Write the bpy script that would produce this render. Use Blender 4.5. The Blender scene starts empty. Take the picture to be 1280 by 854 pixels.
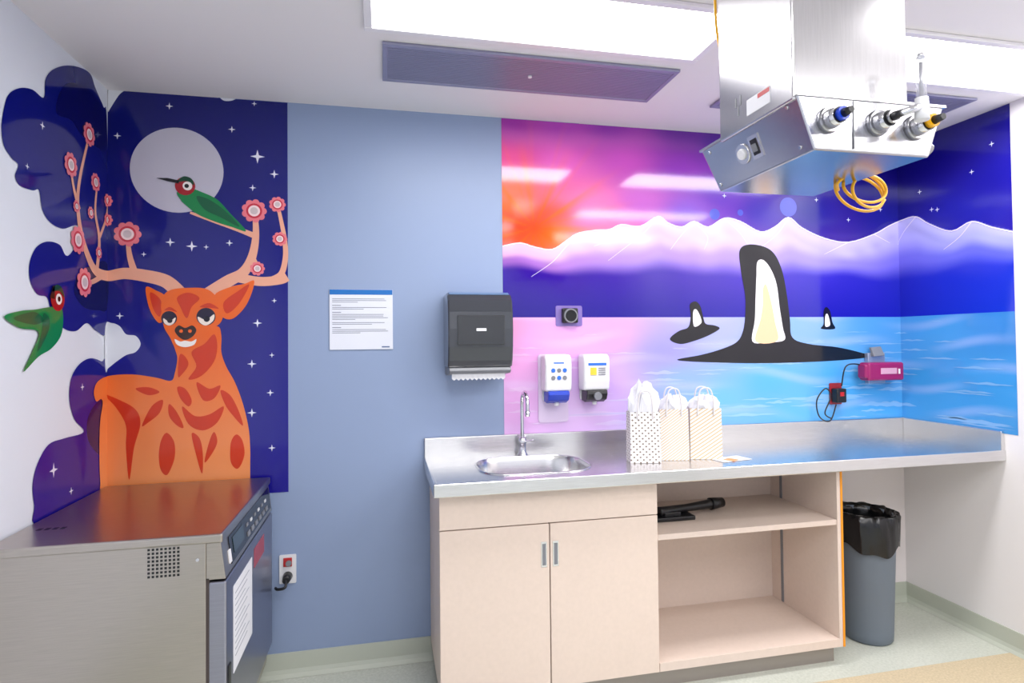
import bpy, bmesh, math, random
import numpy as np
from mathutils import Vector, Matrix
from mathutils.geometry import tessellate_polygon
random.seed(7)
S = bpy.context.scene
# ------------------------------------------------------------------ room dimensions (metres)
XL, XR, YF, H = -1.131, 2.826, -4.3, 2.53      # left wall, right wall, front wall, ceiling
EYE = Vector((0, -2.763, 1.452))
FPX, CY = 737.0, 413.0
YAW, PIT, ROL = math.radians(12.25), math.radians(1.1), 0.0101
fw = Vector((math.sin(YAW)*math.cos(PIT), math.cos(YAW)*math.cos(PIT), math.sin(PIT)))
r0 = Vector((math.cos(YAW), -math.sin(YAW), 0))
u0 = r0.cross(fw)
RT = r0*math.cos(ROL) - u0*math.sin(ROL)
UP = u0*math.cos(ROL) + r0*math.sin(ROL)
# ------------------------------------------------------------------ helpers
def lin(c):
    o = []
    for v in c[:3]:
        v = v/255.0
        o.append(v/12.92 if v <= 0.04045 else ((v+0.055)/1.055)**2.4)
    return o
def new_mat(name):
    m = bpy.data.materials.new(name); m.use_nodes = True
    return m, m.node_tree.nodes, m.node_tree.links, m.node_tree.nodes['Principled BSDF']
def mat(name, rgb, rough=0.5, metal=0.0, noise=0.0, nscale=30, bump=0.0, alpha=1.0, trans=0.0, stretch=None, spec=0.5, coat=0):
    m, N, L, b = new_mat(name)
    c = lin(rgb)
    b.inputs['Base Color'].default_value = (*c, 1)
    b.inputs['Roughness'].default_value = rough
    b.inputs['Metallic'].default_value = metal
    b.inputs['Specular IOR Level'].default_value = spec
    b.inputs['Coat Weight'].default_value = coat
    b.inputs['Alpha'].default_value = alpha
    b.inputs['Transmission Weight'].default_value = trans
    if noise > 0 or bump > 0:
        g = N.new('ShaderNodeNewGeometry')
        mp = N.new('ShaderNodeMapping'); L.new(g.outputs['Position'], mp.inputs[0])
        if stretch: mp.inputs['Scale'].default_value = stretch
        t = N.new('ShaderNodeTexNoise'); t.inputs['Scale'].default_value = nscale
        t.inputs['Detail'].default_value = 4
        L.new(mp.outputs[0], t.inputs['Vector'])
        if noise > 0:
            r = N.new('ShaderNodeValToRGB')
            r.color_ramp.elements[0].position = 0.3; r.color_ramp.elements[1].position = 0.7
            r.color_ramp.elements[0].color = (*[x*(1-noise) for x in c], 1)
            r.color_ramp.elements[1].color = (*[min(1, x*(1+noise)) for x in c], 1)
            L.new(t.outputs['Fac'], r.inputs[0]); L.new(r.outputs[0], b.inputs['Base Color'])
        if bump > 0:
            bp = N.new('ShaderNodeBump'); bp.inputs['Strength'].default_value = bump
            bp.inputs['Distance'].default_value = 0.002
            L.new(t.outputs['Fac'], bp.inputs['Height']); L.new(bp.outputs[0], b.inputs['Normal'])
    return m
def emis(name, rgb, st):
    m, N, L, b = new_mat(name)
    b.inputs['Base Color'].default_value = (.8, .8, .8, 1)
    b.inputs['Emission Color'].default_value = (*lin(rgb), 1)
    b.inputs['Emission Strength'].default_value = st
    return m
def E(name, loc=(0, 0, 0)):
    o = bpy.data.objects.new(name, None); o.location = loc
    o.empty_display_size = 0.05
    S.collection.objects.link(o); return o
def mk(name, V, F, m, parent=None, smooth=False, bev=0.0, seg=2):
    me = bpy.data.meshes.new(name)
    me.from_pydata([tuple(v) for v in V], [], F); me.update()
    bm = bmesh.new(); bm.from_mesh(me)
    bmesh.ops.recalc_face_normals(bm, faces=bm.faces); bm.to_mesh(me); bm.free()
    o = bpy.data.objects.new(name, me); S.collection.objects.link(o)
    if m: me.materials.append(m)
    if parent:
        o.parent = parent
        o.matrix_parent_inverse = Matrix.Translation(-Vector(parent.location))
    if smooth:
        for p in me.polygons: p.use_smooth = True
    if bev > 0:
        md = o.modifiers.new('bevel', 'BEVEL'); md.width = bev; md.segments = seg
        md.limit_method = 'ANGLE'; md.angle_limit = math.radians(40)
    return o
BF = [(0,1,3,2),(4,6,7,5),(0,4,5,1),(2,3,7,6),(0,2,6,4),(1,5,7,3)]
HF = [(0,1,2,3),(4,7,6,5),(0,4,5,1),(1,5,6,2),(2,6,7,3),(3,7,4,0)]
def boxv(x0, x1, y0, y1, z0, z1):
    return [(x, y, z) for x in (x0, x1) for y in (y0, y1) for z in (z0, z1)]
def box(name, x0, x1, y0, y1, z0, z1, m, parent=None, bev=0.0, seg=2):
    return mk(name, boxv(x0, x1, y0, y1, z0, z1), BF, m, parent, bev=bev, seg=seg)
def boxes(name, L, m, parent=None, bev=0):
    V, F = [], []
    for b in L:
        k = len(V); V += boxv(*b); F += [tuple(i+k for i in f) for f in BF]
    return mk(name, V, F, m, parent, bev=bev)
def cyl(name, p0, p1, ra, rb, m, parent=None, n=32, bev=0.0):
    p0, p1 = Vector(p0), Vector(p1); d = (p1-p0).normalized()
    a = d.orthogonal().normalized(); b = d.cross(a)
    V, F = [], []
    for p, r in ((p0, ra), (p1, rb)):
        for i in range(n):
            t = 2*math.pi*i/n; V.append(p+(a*math.cos(t)+b*math.sin(t))*r)
    for i in range(n): F.append((i, (i+1) % n, n+(i+1) % n, n+i))
    F.append(tuple(range(n))[::-1]); F.append(tuple(range(n, 2*n)))
    o = mk(name, V, F, m, parent, bev=bev)
    for p in o.data.polygons: p.use_smooth = len(p.vertices) == 4
    return o
def lathe(name, c, prof, m, parent=None, n=40, fn=None):
    V, F = [], []
    for j, (r, z) in enumerate(prof):
        for i in range(n):
            t = 2*math.pi*i/n
            dr, dz = fn(j, t) if fn else (0, 0)
            V.append((c[0]+(r+dr)*math.cos(t), c[1]+(r+dr)*math.sin(t), c[2]+z+dz))
    for j in range(len(prof)-1):
        for i in range(n):
            F.append((j*n+i, j*n+(i+1) % n, (j+1)*n+(i+1) % n, (j+1)*n+i))
    return mk(name, V, F, m, parent, smooth=True)
def catm(pts, closed=False, n=6):
    P = [Vector(p) for p in pts]; out = []; k = len(P)
    rng = range(k if closed else k-1)
    for i in rng:
        if closed: a, b, c, d = P[(i-1) % k], P[i], P[(i+1) % k], P[(i+2) % k]
        else: a, b, c, d = P[max(i-1, 0)], P[i], P[i+1], P[min(i+2, k-1)]
        for j in range(n):
            t = j/n
            out.append(0.5*((2*b)+(c-a)*t+(2*a-5*b+4*c-d)*t*t+(3*b-a-3*c+d)*t**3))
    if not closed: out.append(P[-1])
    return out
def tube(name, pts, r, m, parent=None, n=10, sm=8, closed=False):
    P = catm(pts, closed, sm) if sm else [Vector(p) for p in pts]
    V, F = [], []; prev = None; k = len(P)
    for i, p in enumerate(P):
        if closed: d = (P[(i+1) % k]-P[i-1]).normalized()
        else: d = (P[min(i+1, k-1)]-P[max(i-1, 0)]).normalized()
        if prev is None: a = d.orthogonal().normalized()
        else:
            a = prev-d*prev.dot(d); a.normalize()
        prev = a; b = d.cross(a)
        rr = r if not callable(r) else r(i/(k-1))
        for q in range(n):
            t = 2*math.pi*q/n; V.append(p+(a*math.cos(t)+b*math.sin(t))*rr)
    for i in range(k if closed else k-1):
        for q in range(n):
            i2 = (i+1) % k
            F.append((i*n+q, i*n+(q+1) % n, i2*n+(q+1) % n, i2*n+q))
    if not closed:
        F.append(tuple(range(n))); F.append(tuple(range((k-1)*n, k*n)))
    return mk(name, V, F, m, parent, smooth=True)
def prismX(name, prof, x0, x1, m, parent=None, bev=0, seg=2):   # prof: (y,z)
    n = len(prof)
    V = [(x0, y, z) for y, z in prof]+[(x1, y, z) for y, z in prof]
    F = [(i, (i+1) % n, n+(i+1) % n, n+i) for i in range(n)]
    F += [tuple(range(n)), tuple(range(n, 2*n))]
    return mk(name, V, F, m, parent, bev=bev, seg=seg)
def rrect(cx, cy, w, d, r, n=8):
    o = []
    for sx, sy, a0 in ((1, 1, 0), (-1, 1, 90), (-1, -1, 180), (1, -1, 270)):
        for i in range(n+1):
            a = math.radians(a0+90*i/n)
            o.append((cx+sx*(w/2-r)+r*math.cos(a), cy+sy*(d/2-r)+r*math.sin(a)))
    return o
def plateXZ(name, cx, cz, w, h, r, y0, y1, m, parent=None, bev=0.0):   # rounded plate on back wall
    P = rrect(cx, cz, w, h, r); n = len(P)
    V = [(x, y0, z) for x, z in P]+[(x, y1, z) for x, z in P]
    F = [(i, (i+1) % n, n+(i+1) % n, n+i) for i in range(n)]+[tuple(range(n)), tuple(range(n, 2*n))]
    return mk(name, V, F, m, parent, bev=bev)

# ------------------------------------------------------------------ materials
def steel(name, rgb=(220, 219, 219), rough=0.24, st=(2, 60, 60)):
    return mat(name, rgb, rough, 1.0, noise=0.05, nscale=6, bump=0.04, stretch=st)
M_steel = steel('brushed_stainless')
M_steelV = steel('brushed_stainless_column', (206, 205, 208), 0.2, (60, 60, 2))
M_steelH = steel('outlet_head_stainless', (186, 186, 192), 0.2, (60, 60, 2))
M_steelG = steel('gas_outlet_stainless', (168, 168, 172), 0.24)
M_steelW = steel('warmer_stainless', (182, 174, 166), 0.3, (2, 40, 60))
M_steelD = steel('warmer_door_steel', (158, 158, 172), 0.34)
M_chrome = mat('chrome', (215, 215, 219), 0.1, 1.0)
M_lam = mat('beige_laminate', (222, 203, 190), 0.42, noise=0.02, nscale=60)
M_lamin = mat('beige_laminate_interior', (218, 200, 188), 0.5, noise=0.02, nscale=60)
M_dark = mat('seam_shadow_gap', (70, 60, 58), 0.8)
M_black = mat('black_plastic', (22, 22, 26), 0.35)
M_gloss = mat('black_gloss', (12, 12, 16), 0.12)
M_white = mat('white_plastic', (228, 228, 231), 0.3)
M_grey = mat('grey_plastic', (124, 126, 132), 0.4)
M_blue = mat('blue_plastic', (20, 60, 185), 0.25)
M_red = mat('red_plastic', (180, 28, 32), 0.35)
M_paper = mat('paper', (224, 224, 229), 0.8)
M_yellow = mat('yellow_hose', (228, 168, 12), 0.4)
M_orange = mat('orange_edge', (232, 148, 16), 0.5)
M_wallw = mat('white_paint', (222, 227, 236), 0.5, bump=0.05, nscale=200)
M_wallr = mat('warm_white_paint', (234, 231, 232), 0.5, bump=0.05, nscale=200)
M_ceil = mat('ceiling_paint', (232, 229, 231), 0.75, bump=0.05, nscale=150)
M_base = mat('cove_base_vinyl', (186, 191, 178), 0.4)
M_tape = mat('clear_plastic', (225, 225, 235), 0.08, alpha=0.35)

# back wall: blue-grey paint, white behind the murals/under the counter
m, N, L, b = new_mat('blue_grey_paint'); M_wallb = m
g = N.new('ShaderNodeNewGeometry'); sp = N.new('ShaderNodeSeparateXYZ'); L.new(g.outputs['Position'], sp.inputs[0])
g1 = N.new('ShaderNodeMath'); g1.operation = 'GREATER_THAN'; g1.inputs[1].default_value = 0.95; L.new(sp.outputs[0], g1.inputs[0])
g2 = N.new('ShaderNodeMath'); g2.operation = 'LESS_THAN'; g2.inputs[1].default_value = -0.7; L.new(sp.outputs[0], g2.inputs[0])
ad = N.new('ShaderNodeMath'); ad.operation = 'MAXIMUM'; L.new(g1.outputs[0], ad.inputs[0]); L.new(g2.outputs[0], ad.inputs[1])
mx = N.new('ShaderNodeMixRGB'); mx.inputs[1].default_value = (*lin((140, 157, 190)), 1); mx.inputs[2].default_value = (*lin((234, 227, 227)), 1)
L.new(ad.outputs[0], mx.inputs[0]); L.new(mx.outputs[0], b.inputs['Base Color'])
b.inputs['Roughness'].default_value = 0.42
tn = N.new('ShaderNodeTexNoise'); tn.inputs['Scale'].default_value = 220; L.new(g.outputs['Position'], tn.inputs['Vector'])
bp = N.new('ShaderNodeBump'); bp.inputs['Strength'].default_value = 0.06; bp.inputs['Distance'].default_value = 0.002
L.new(tn.outputs['Fac'], bp.inputs['Height']); L.new(bp.outputs[0], b.inputs['Normal'])

# floor: speckled sheet vinyl
m, N, L, b = new_mat('speckled_vinyl_floor'); M_floor = m
g = N.new('ShaderNodeNewGeometry')
t1 = N.new('ShaderNodeTexNoise'); t1.inputs['Scale'].default_value = 90; t1.inputs['Detail'].default_value = 6; L.new(g.outputs['Position'], t1.inputs['Vector'])
t2 = N.new('ShaderNodeTexNoise'); t2.inputs['Scale'].default_value = 3; L.new(g.outputs['Position'], t2.inputs['Vector'])
r = N.new('ShaderNodeValToRGB'); r.color_ramp.elements[0].position = .3; r.color_ramp.elements[1].position = .7
r.color_ramp.elements[0].color = (*lin((184, 189, 177)), 1); r.color_ramp.elements[1].color = (*lin((212, 215, 205)), 1)
ma = N.new('ShaderNodeMath'); ma.operation = 'MULTIPLY_ADD'; ma.inputs[1].default_value = .7; L.new(t1.outputs['Fac'], ma.inputs[0])
mb = N.new('ShaderNodeMath'); mb.operation = 'MULTIPLY'; mb.inputs[1].default_value = .3; L.new(t2.outputs['Fac'], mb.inputs[0]); L.new(mb.outputs[0], ma.inputs[2])
L.new(ma.outputs[0], r.inputs[0]); L.new(r.outputs[0], b.inputs['Base Color']); b.inputs['Roughness'].default_value = 0.28

# mural print (colours stored per vertex, printed glossy vinyl)
m, N, L, b = new_mat('printed_vinyl_mural'); M_mur = m
at = N.new('ShaderNodeAttribute'); at.attribute_name = 'Col'; L.new(at.outputs['Color'], b.inputs['Base Color'])
b.inputs['Roughness'].default_value = 0.09; b.inputs['Specular IOR Level'].default_value = 0.5
g = N.new('ShaderNodeNewGeometry'); tn = N.new('ShaderNodeTexNoise'); tn.inputs['Scale'].default_value = 7; L.new(g.outputs['Position'], tn.inputs['Vector'])
bp = N.new('ShaderNodeBump'); bp.inputs['Strength'].default_value = 0.05; bp.inputs['Distance'].default_value = 0.003
L.new(tn.outputs['Fac'], bp.inputs['Height']); L.new(bp.outputs[0], b.inputs['Normal'])

# ------------------------------------------------------------------ room shell
T = 0.1
box('floor', XL-T, XR+T, YF-T, T, -T, 0, M_floor)
box('ceiling', XL-T, XR+T, YF-T, T, H, H+T, M_ceil)
box('wall_back', XL-T, XR+T, 0, T, 0, H, M_wallb)
box('wall_left', XL-T, XL, YF, 0, 0, H, M_wallw)
box('wall_right', XR, XR+T, YF, 0, 0, H, M_wallr)
box('wall_front', XL-T, XR+T, YF-T, YF, 0, H, M_wallw)
def cove(h=0.1): return [(0, h), (-0.006, h), (-0.008, 0.03), (-0.014, 0.014), (-0.03, 0.001), (0, 0.001)]
prismX('baseboard_back', cove(), XL, XR, M_base)
P = cove(); n = len(P)
V = [(XR+a, YF, z) for a, z in P]+[(XR+a, 0, z) for a, z in P]
mk('baseboard_right', V, [(i, (i+1) % n, n+(i+1) % n, n+i) for i in range(n)]+[tuple(range(n)), tuple(range(n, 2*n))], M_base)
V = [(XL-a, YF, z) for a, z in P]+[(XL-a, 0, z) for a, z in P]
mk('baseboard_left', V, [(i, (i+1) % n, n+(i+1) % n, n+i) for i in range(n)]+[tuple(range(n)), tuple(range(n, 2*n))], M_base)

# ------------------------------------------------------------------ unrolled wall coordinates (s along walls, z up)
def M(p):
    px, py = p
    d = fw + RT*((px-640)/FPX) + UP*((CY-py)/FPX)
    t = -EYE.y/d.y; X = d.x*t
    if X < XL:
        t = XL/d.x; return (XL+(EYE.y+d.y*t), EYE.z+d.z*t)
    if X > XR:
        t = XR/d.x; return (XR-(EYE.y+d.y*t), EYE.z+d.z*t)
    return (X, EYE.z+d.z*t)
def W(s, z, off, panel):
    if panel == 0: return (XL+off, min(s-XL, -off), z)
    if panel == 2: return (XR-off, min(-(s-XR), -off), z)
    return (min(max(s, XL+off), XR-off), -off, z)
def clip(poly, s0, keep_gt, ax=0):
    out = []; k = len(poly)
    for i in range(k):
        a, b = poly[i], poly[(i+1) % k]
        ia = (a[ax] >= s0) == keep_gt; ib = (b[ax] >= s0) == keep_gt
        if ia: out.append(a)
        if ia != ib:
            t = (s0-a[ax])/(b[ax]-a[ax]); out.append((a[0]+t*(b[0]-a[0]), a[1]+t*(b[1]-a[1])))
    return out
def setcol(me, C):
    ca = me.color_attributes.new('Col', 'FLOAT_COLOR', 'POINT')
    arr = np.ones((len(C), 4), dtype=np.float32); arr[:, :3] = np.clip(np.array(C), 0.0005, 1)**1.12*.96
    ca.data.foreach_set('color', arr.ravel())
def decal(name, parent, polys, col, layer):
    V, F, C = [], [], []
    for poly in polys:
        off = 0.0015+0.0006*layer
        if isinstance(poly, tuple): off += poly[0]*0.00004; poly = poly[1]
        poly = [(p[0], p[1]) for p in poly]
        tris = tessellate_polygon([[Vector((p[0], p[1], 0)) for p in poly]])
        for t in tris:
            tri = clip([poly[i] for i in t], H-.0015, False, 1)
            if len(tri) < 3: continue
            for panel in (0, 1, 2):
                q = tri
                if panel == 0: q = clip(q, XL, False)
                elif panel == 2: q = clip(q, XR, True)
                else:
                    q = clip(q, XL, True)
                    if len(q) > 2: q = clip(q, XR, False)
                if len(q) < 3: continue
                k = len(V)
                for s, z in q:
                    V.append(W(s, z, off, panel)); C.append(col(s, z) if callable(col) else lin(col))
                F.append(tuple(range(k, k+len(q))))
    me = bpy.data.meshes.new(name); me.from_pydata(V, [], F); me.update()
    setcol(me, C)
    me.materials.append(M_mur)
    o = bpy.data.objects.new(name, me); S.collection.objects.link(o); o.parent = parent
    return o
def poly(pts, smooth=True, n=5):
    if smooth: pts = [(v[0], v[1]) for v in catm([(p[0], p[1], 0) for p in pts], True, n)]
    return [M(p) for p in pts]
def disc(p, rv, n=36, k=1.0):
    c = M(p); r = abs(M((p[0], p[1]-rv))[1]-M((p[0], p[1]+rv))[1])/2
    return [(c[0]+r*k*math.cos(2*math.pi*i/n), c[1]+r*math.sin(2*math.pi*i/n)) for i in range(n)]
_g = [0]
def stroke(pts, w0, w1, n=8):
    _g[0] = (_g[0]+1) % 13
    P = [Vector((*M((v[0], v[1])), 0)) for v in catm([(p[0], p[1], 0) for p in pts], False, n)]
    Lf, Rt = [], []; k = len(P)
    for i, p in enumerate(P):
        d = (P[min(i+1, k-1)]-P[max(i-1, 0)]).normalized(); q = Vector((-d.y, d.x, 0))
        w = (w0+(w1-w0)*i/(k-1))/2
        Lf.append(p+q*w); Rt.append(p-q*w)
    quads = []
    for i in range(k-1):
        quads.append((_g[0], [tuple(Lf[i])[:2], tuple(Lf[i+1])[:2], tuple(Rt[i+1])[:2], tuple(Rt[i])[:2]]))
    return quads
def star(p, r):
    c = M(p); o = []
    for i in range(8):
        a = math.pi*i/4; q = r if i % 2 == 0 else r*0.28
        o.append((c[0]+q*math.sin(a), c[1]+q*math.cos(a)))
    return o

# ================================================================== DEER MURAL
dm = E('deer_mural')
sR = M((360, 350))[0]
def navy(s, z):
    t = max(0, min(1, (z-0.84)/1.6)); a = np.array(lin((40, 34, 150))); b2 = np.array(lin((18, 28, 122)))
    return list(a*(1-t)+b2*t)
pz = [0.80, 1.1, 1.4, 1.7, 2.0, 2.3, H-0.002]
decal('night_sky_panel', dm, [[(XL, a), (sR, a), (sR, c), (XL, c)] for a, c in zip(pz[:-1], pz[1:])], navy, 0)
cl1 = [(133,150),(129,134),(123,120),(118,108),(112,92),(98,84),(80,82),(64,88),(56,100),(54,122),(40,112),(24,110),(10,118),(4,136),(1,160),(4,182),(14,198),(22,206),(18,220),(24,232),(40,238),(48,238),(52,262),(62,278),(78,286),(96,282),(104,300),(133,306)]
cl2 = [(134,300),(104,298),(84,320),(74,306),(58,302),(44,310),(36,330),(37,352),(46,368),(58,372),(64,392),(78,410),(94,414),(108,404),(120,414),(134,410)]
cl3 = [(134,462),(126,452),(112,448),(98,456),(88,474),(86,500),(92,524),(104,540),(80,548),(60,556),(46,580),(40,606),(42,632),(48,656),(134,620)]
decal('foliage_cloud_shapes', dm, [(1, poly(cl1)), (3, poly(cl2)), (5, poly(cl3))], navy, 0.3)
decal('foliage_cloud_depth', dm, [poly([(132,150),(120,124),(104,108),(84,104),(72,120),(70,142),(88,150),(102,170),(124,186),(132,184)]),
      poly([(134,330),(112,332),(96,344),(92,366),(104,384),(122,388),(134,384)]),
      poly([(134,500),(118,506),(108,528),(112,556),(134,570)])], (16, 18, 96), 1)
white_p = (228, 230, 238)
decal('white_gaps', dm, [poly([(131,408),(140,404),(150,408),(158,418),(170,420),(176,430),(170,440),(158,444),(146,452),(136,460),(131,462)]),
      poly([(264,118),(272,120),(280,126),(290,126),(298,122),(304,117),(290,114),(274,114)]),
      poly([(136,106),(140,107),(160,109),(150,118),(143,128),(138,136),(135,138)])], white_p, 1.2)
decal('moon', dm, [disc((222, 213), 53, 64)], (200, 197, 212), 2)
st = [(322,196,8),(343,218,5),(213,303,5),(240,308,6),(258,309,3),(287,304,4),(322,404,5),(315,455,5),(338,491,4),(315,516,5),(290,162,4),(147,170,4),(212,133,4),(340,444,3),(343,376,3),(52,157,4),(33,208,3),(102,484,4),(66,588,7),(88,614,4),(318,130,3),(286,356,3),(180,318,3),(316,235,4),(150,395,4),(340,560,4)]
decal('stars', dm, [star((a, b2), c*0.0038) for a, b2, c in st], (235, 235, 250), 2)
PE = (238, 178, 154)
ant = []
for pts, w0, w1 in [
    ([(226,368),(208,352),(182,345),(156,342),(134,345),(118,338),(108,318),(101,295),(97,270),(96,245),(100,215),(108,180)], .06, .014),
    ([(98,262),(91,235),(87,208)], .022, .012),
    ([(120,338),(123,300),(118,265),(120,235)], .026, .012),
    ([(128,344),(115,352),(104,354)], .026, .014),
    ([(170,345),(163,322),(160,300)], .03, .014),
    ([(105,312),(100,305),(96,298)], .02, .014),
    ([(122,300),(131,275),(134,252)], .018, .01),
    ([(258,370),(285,352),(304,341),(315,322),(320,295),(319,268)], .06, .02),
    ([(296,347),(325,352),(350,350),(359,346)], .04, .04),
    ([(340,350),(352,342),(357,322),(356,300),(352,278),(348,260)], .028, .014),
    ([(316,322),(320,330),(322,336)], .02, .02),
    ([(321,296),(298,287),(266,276),(238,266)], .026, .01)]:
    ant += stroke(pts, w0, w1)
decal('antlers', dm, ant, PE, 3)
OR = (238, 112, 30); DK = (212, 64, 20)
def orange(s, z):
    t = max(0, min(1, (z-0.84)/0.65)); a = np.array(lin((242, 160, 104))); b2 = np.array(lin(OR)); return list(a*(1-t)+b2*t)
body = [(119,502),(116,490),(121,477),(136,470),(165,468),(195,472),(214,476),(219,466),(222,448),(219,436),(216,420),(250,418),(272,408),(277,420),(277,440),(283,458),(294,478),(304,505),(311,535),(313,560),(313,580),(313,600),(313,606),(308,609),(220,611),(130,614),(124,612),(124,604),(123,580),(123,550),(124,525),(127,505),(125,499)]
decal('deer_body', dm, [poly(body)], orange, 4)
decal('deer_ears', dm, [(0, poly([(183,359),(195,363),(208,372),(207,395),(200,404),(191,394),(185,378)])),
                        (1, poly([(318,351),(306,355),(288,359),(268,370),(276,394),(290,399),(305,386),(314,369)]))], OR, 5)
decal('deer_ears_inner', dm, [poly([(188,366),(199,372),(203,382),(200,396),(192,386)]), poly([(312,356),(298,364),(280,378),(284,392),(299,380)])], DK, 5.5)
decal('deer_head', dm, [poly([(206,368),(216,362),(235,360),(257,361),(270,370),(279,386),(277,402),(264,413),(252,422),(246,432),(232,437),(219,433),(213,422),(206,410),(203,395),(202,380)])], OR, 6)
decal('deer_face_marks', dm, [poly([(222,372),(236,366),(250,373),(240,384),(234,398),(226,384)]), poly([(250,384),(262,379),(274,386),(264,385)]), poly([(206,388),(213,384),(222,390),(213,388)]),
      poly([(240,440),(256,430),(268,418),(272,432),(268,452),(252,470),(236,474),(246,458)]), poly([(225,444),(232,446),(236,456),(228,468),(223,470)])], DK, 7)
decal('deer_eyes_lids', dm, [disc((212, 398), 9, 24), disc((258, 396), 11, 24)], (34, 22, 60), 7)
decal('deer_eyes', dm, [poly([(205,398),(212,402),(220,397),(218,404),(212,407),(206,404)]), poly([(248,396),(258,400),(268,393),(267,401),(258,407),(250,403)])], (245, 232, 222), 8)
decal('deer_pupils', dm, [disc((213, 401), 3, 16), disc((259, 399), 3.6, 16)], (24, 18, 40), 9)
decal('deer_nose', dm, [poly([(219,413),(224,407),(232,410),(241,407),(246,413),(241,421),(232,425),(224,421)])], (60, 28, 24), 8)
decal('deer_mouth', dm, [poly([(219,424),(226,427),(232,426),(240,427),(246,424),(243,431),(232,434),(222,431)])], (246, 240, 238), 8)
decal('deer_nostrils', dm, [disc((227,414), 2.2, 12), disc((238,414), 2.2, 12)], OR, 9)
marks = [[(132,494),(150,500),(170,512),(176,530),(168,560),(162,600),(158,560),(158,532),(146,510)],
         [(204,500),(190,508),(178,532),(186,528),(200,516)],
         [(209,541),(218,552),(219,570),(214,586),(208,594),(201,586),(199,568),(202,550)],
         [(296,543),(303,550),(306,566),(302,580),(296,586),(289,578),(288,562),(290,550)],
         [(222,484),(232,486),(240,500),(236,508),(226,498)],
         [(246,478),(262,486),(276,482),(268,498),(254,500)],
         [(228,508),(244,520),(262,518),(280,508),(272,528),(254,538),(236,530)],
         [(240,542),(250,548),(254,568),(253,592),(246,570)],
         [(268,540),(262,552),(256,578),(266,566),(272,552)],
         [(212,505),(222,516),(230,534),(222,532),(212,520)],
         [(276,488),(288,494),(298,512),(304,532),(292,520),(282,506)],
         [(170,486),(186,484),(200,490),(186,494)]]
decal('deer_body_marks', dm, [(i, poly(q)) for i, q in enumerate(marks)], DK, 5)
fl = [(110,168,15),(87,206,16),(118,228,12),(133,251,9),(112,266,8),(133,275,9),(94,258,8),(96,300,18),(160,293,16),(104,353,19),(122,316,8),(318,264,15),(347,256,10),(350,299,9),(322,336,9)]
pet, mid, cen, ctr = [], [], [], []
for fi, (a, b2, rr) in enumerate(fl):
    c = M((a, b2)); r = abs(M((a, b2-rr))[1]-M((a, b2+rr))[1])/2
    for i in range(9):
        t = 2*math.pi*i/9; q = (c[0]+r*.7*math.cos(t), c[1]+r*.7*math.sin(t))
        pet.append((i+(fi % 2)*.5, [(q[0]+r*.29*math.cos(2*math.pi*j/12), q[1]+r*.29*math.sin(2*math.pi*j/12)) for j in range(12)]))
    for lst, k in ((mid, .62), (cen, .46), (ctr, .3)):
        lst.append((fi % 3, [(c[0]+r*k*math.cos(2*math.pi*j/24), c[1]+r*k*math.sin(2*math.pi*j/24)) for j in range(24)]))
decal('blossom_petals', dm, pet, (238, 134, 146), 5)
decal('blossom_rings', dm, mid, (208, 58, 80), 6)
decal('blossom_centres', dm, cen, (250, 226, 228), 7)
decal('blossom_hearts', dm, ctr, (214, 196, 200), 8)
GR = (18, 140, 80)
decal('hummingbird_bodies', dm, [poly([(222,240),(238,236),(254,241),(272,250),(288,267),(308,289),(290,284),(268,277),(247,268),(234,258),(226,250)]),
      poly([(60,384),(74,384),(77,400),(74,420),(62,436),(46,446),(27,465),(38,440),(46,415),(22,410),(3,396),(22,389),(42,387)])], GR, 6)
decal('hummingbird_wings', dm, [poly([(246,246),(262,250),(282,264),(300,284),(276,272),(256,262)]), poly([(52,392),(60,400),(56,420),(44,440),(50,414)]), poly([(40,390),(52,400),(40,406),(14,398)])], (14, 104, 70), 7)
decal('hummingbird_heads', dm, [disc((232,233), 11.5, 28), disc((70,373), 16, 28)], (172, 24, 40), 7)
decal('hummingbird_crowns', dm, [poly([(222,228),(230,221),(240,224),(243,232),(234,227)]), poly([(63,364),(68,356),(75,360),(78,372),(72,364)])], (20, 80, 56), 8)
decal('hummingbird_beaks', dm, [poly([(196,223),(210,223),(224,226),(224,230),(210,227)], False), poly([(60,372),(64,357),(66,357),(66,374)], False)], (20, 16, 24), 8)
decal('hummingbird_eyes', dm, [disc((235,233), 5.5, 20), disc((71,374), 7, 20)], (245, 236, 232), 9)
decal('hummingbird_pupils', dm, [disc((234,233), 2.6, 16), disc((71,374), 3.4, 16)], (16, 12, 20), 10)

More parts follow.
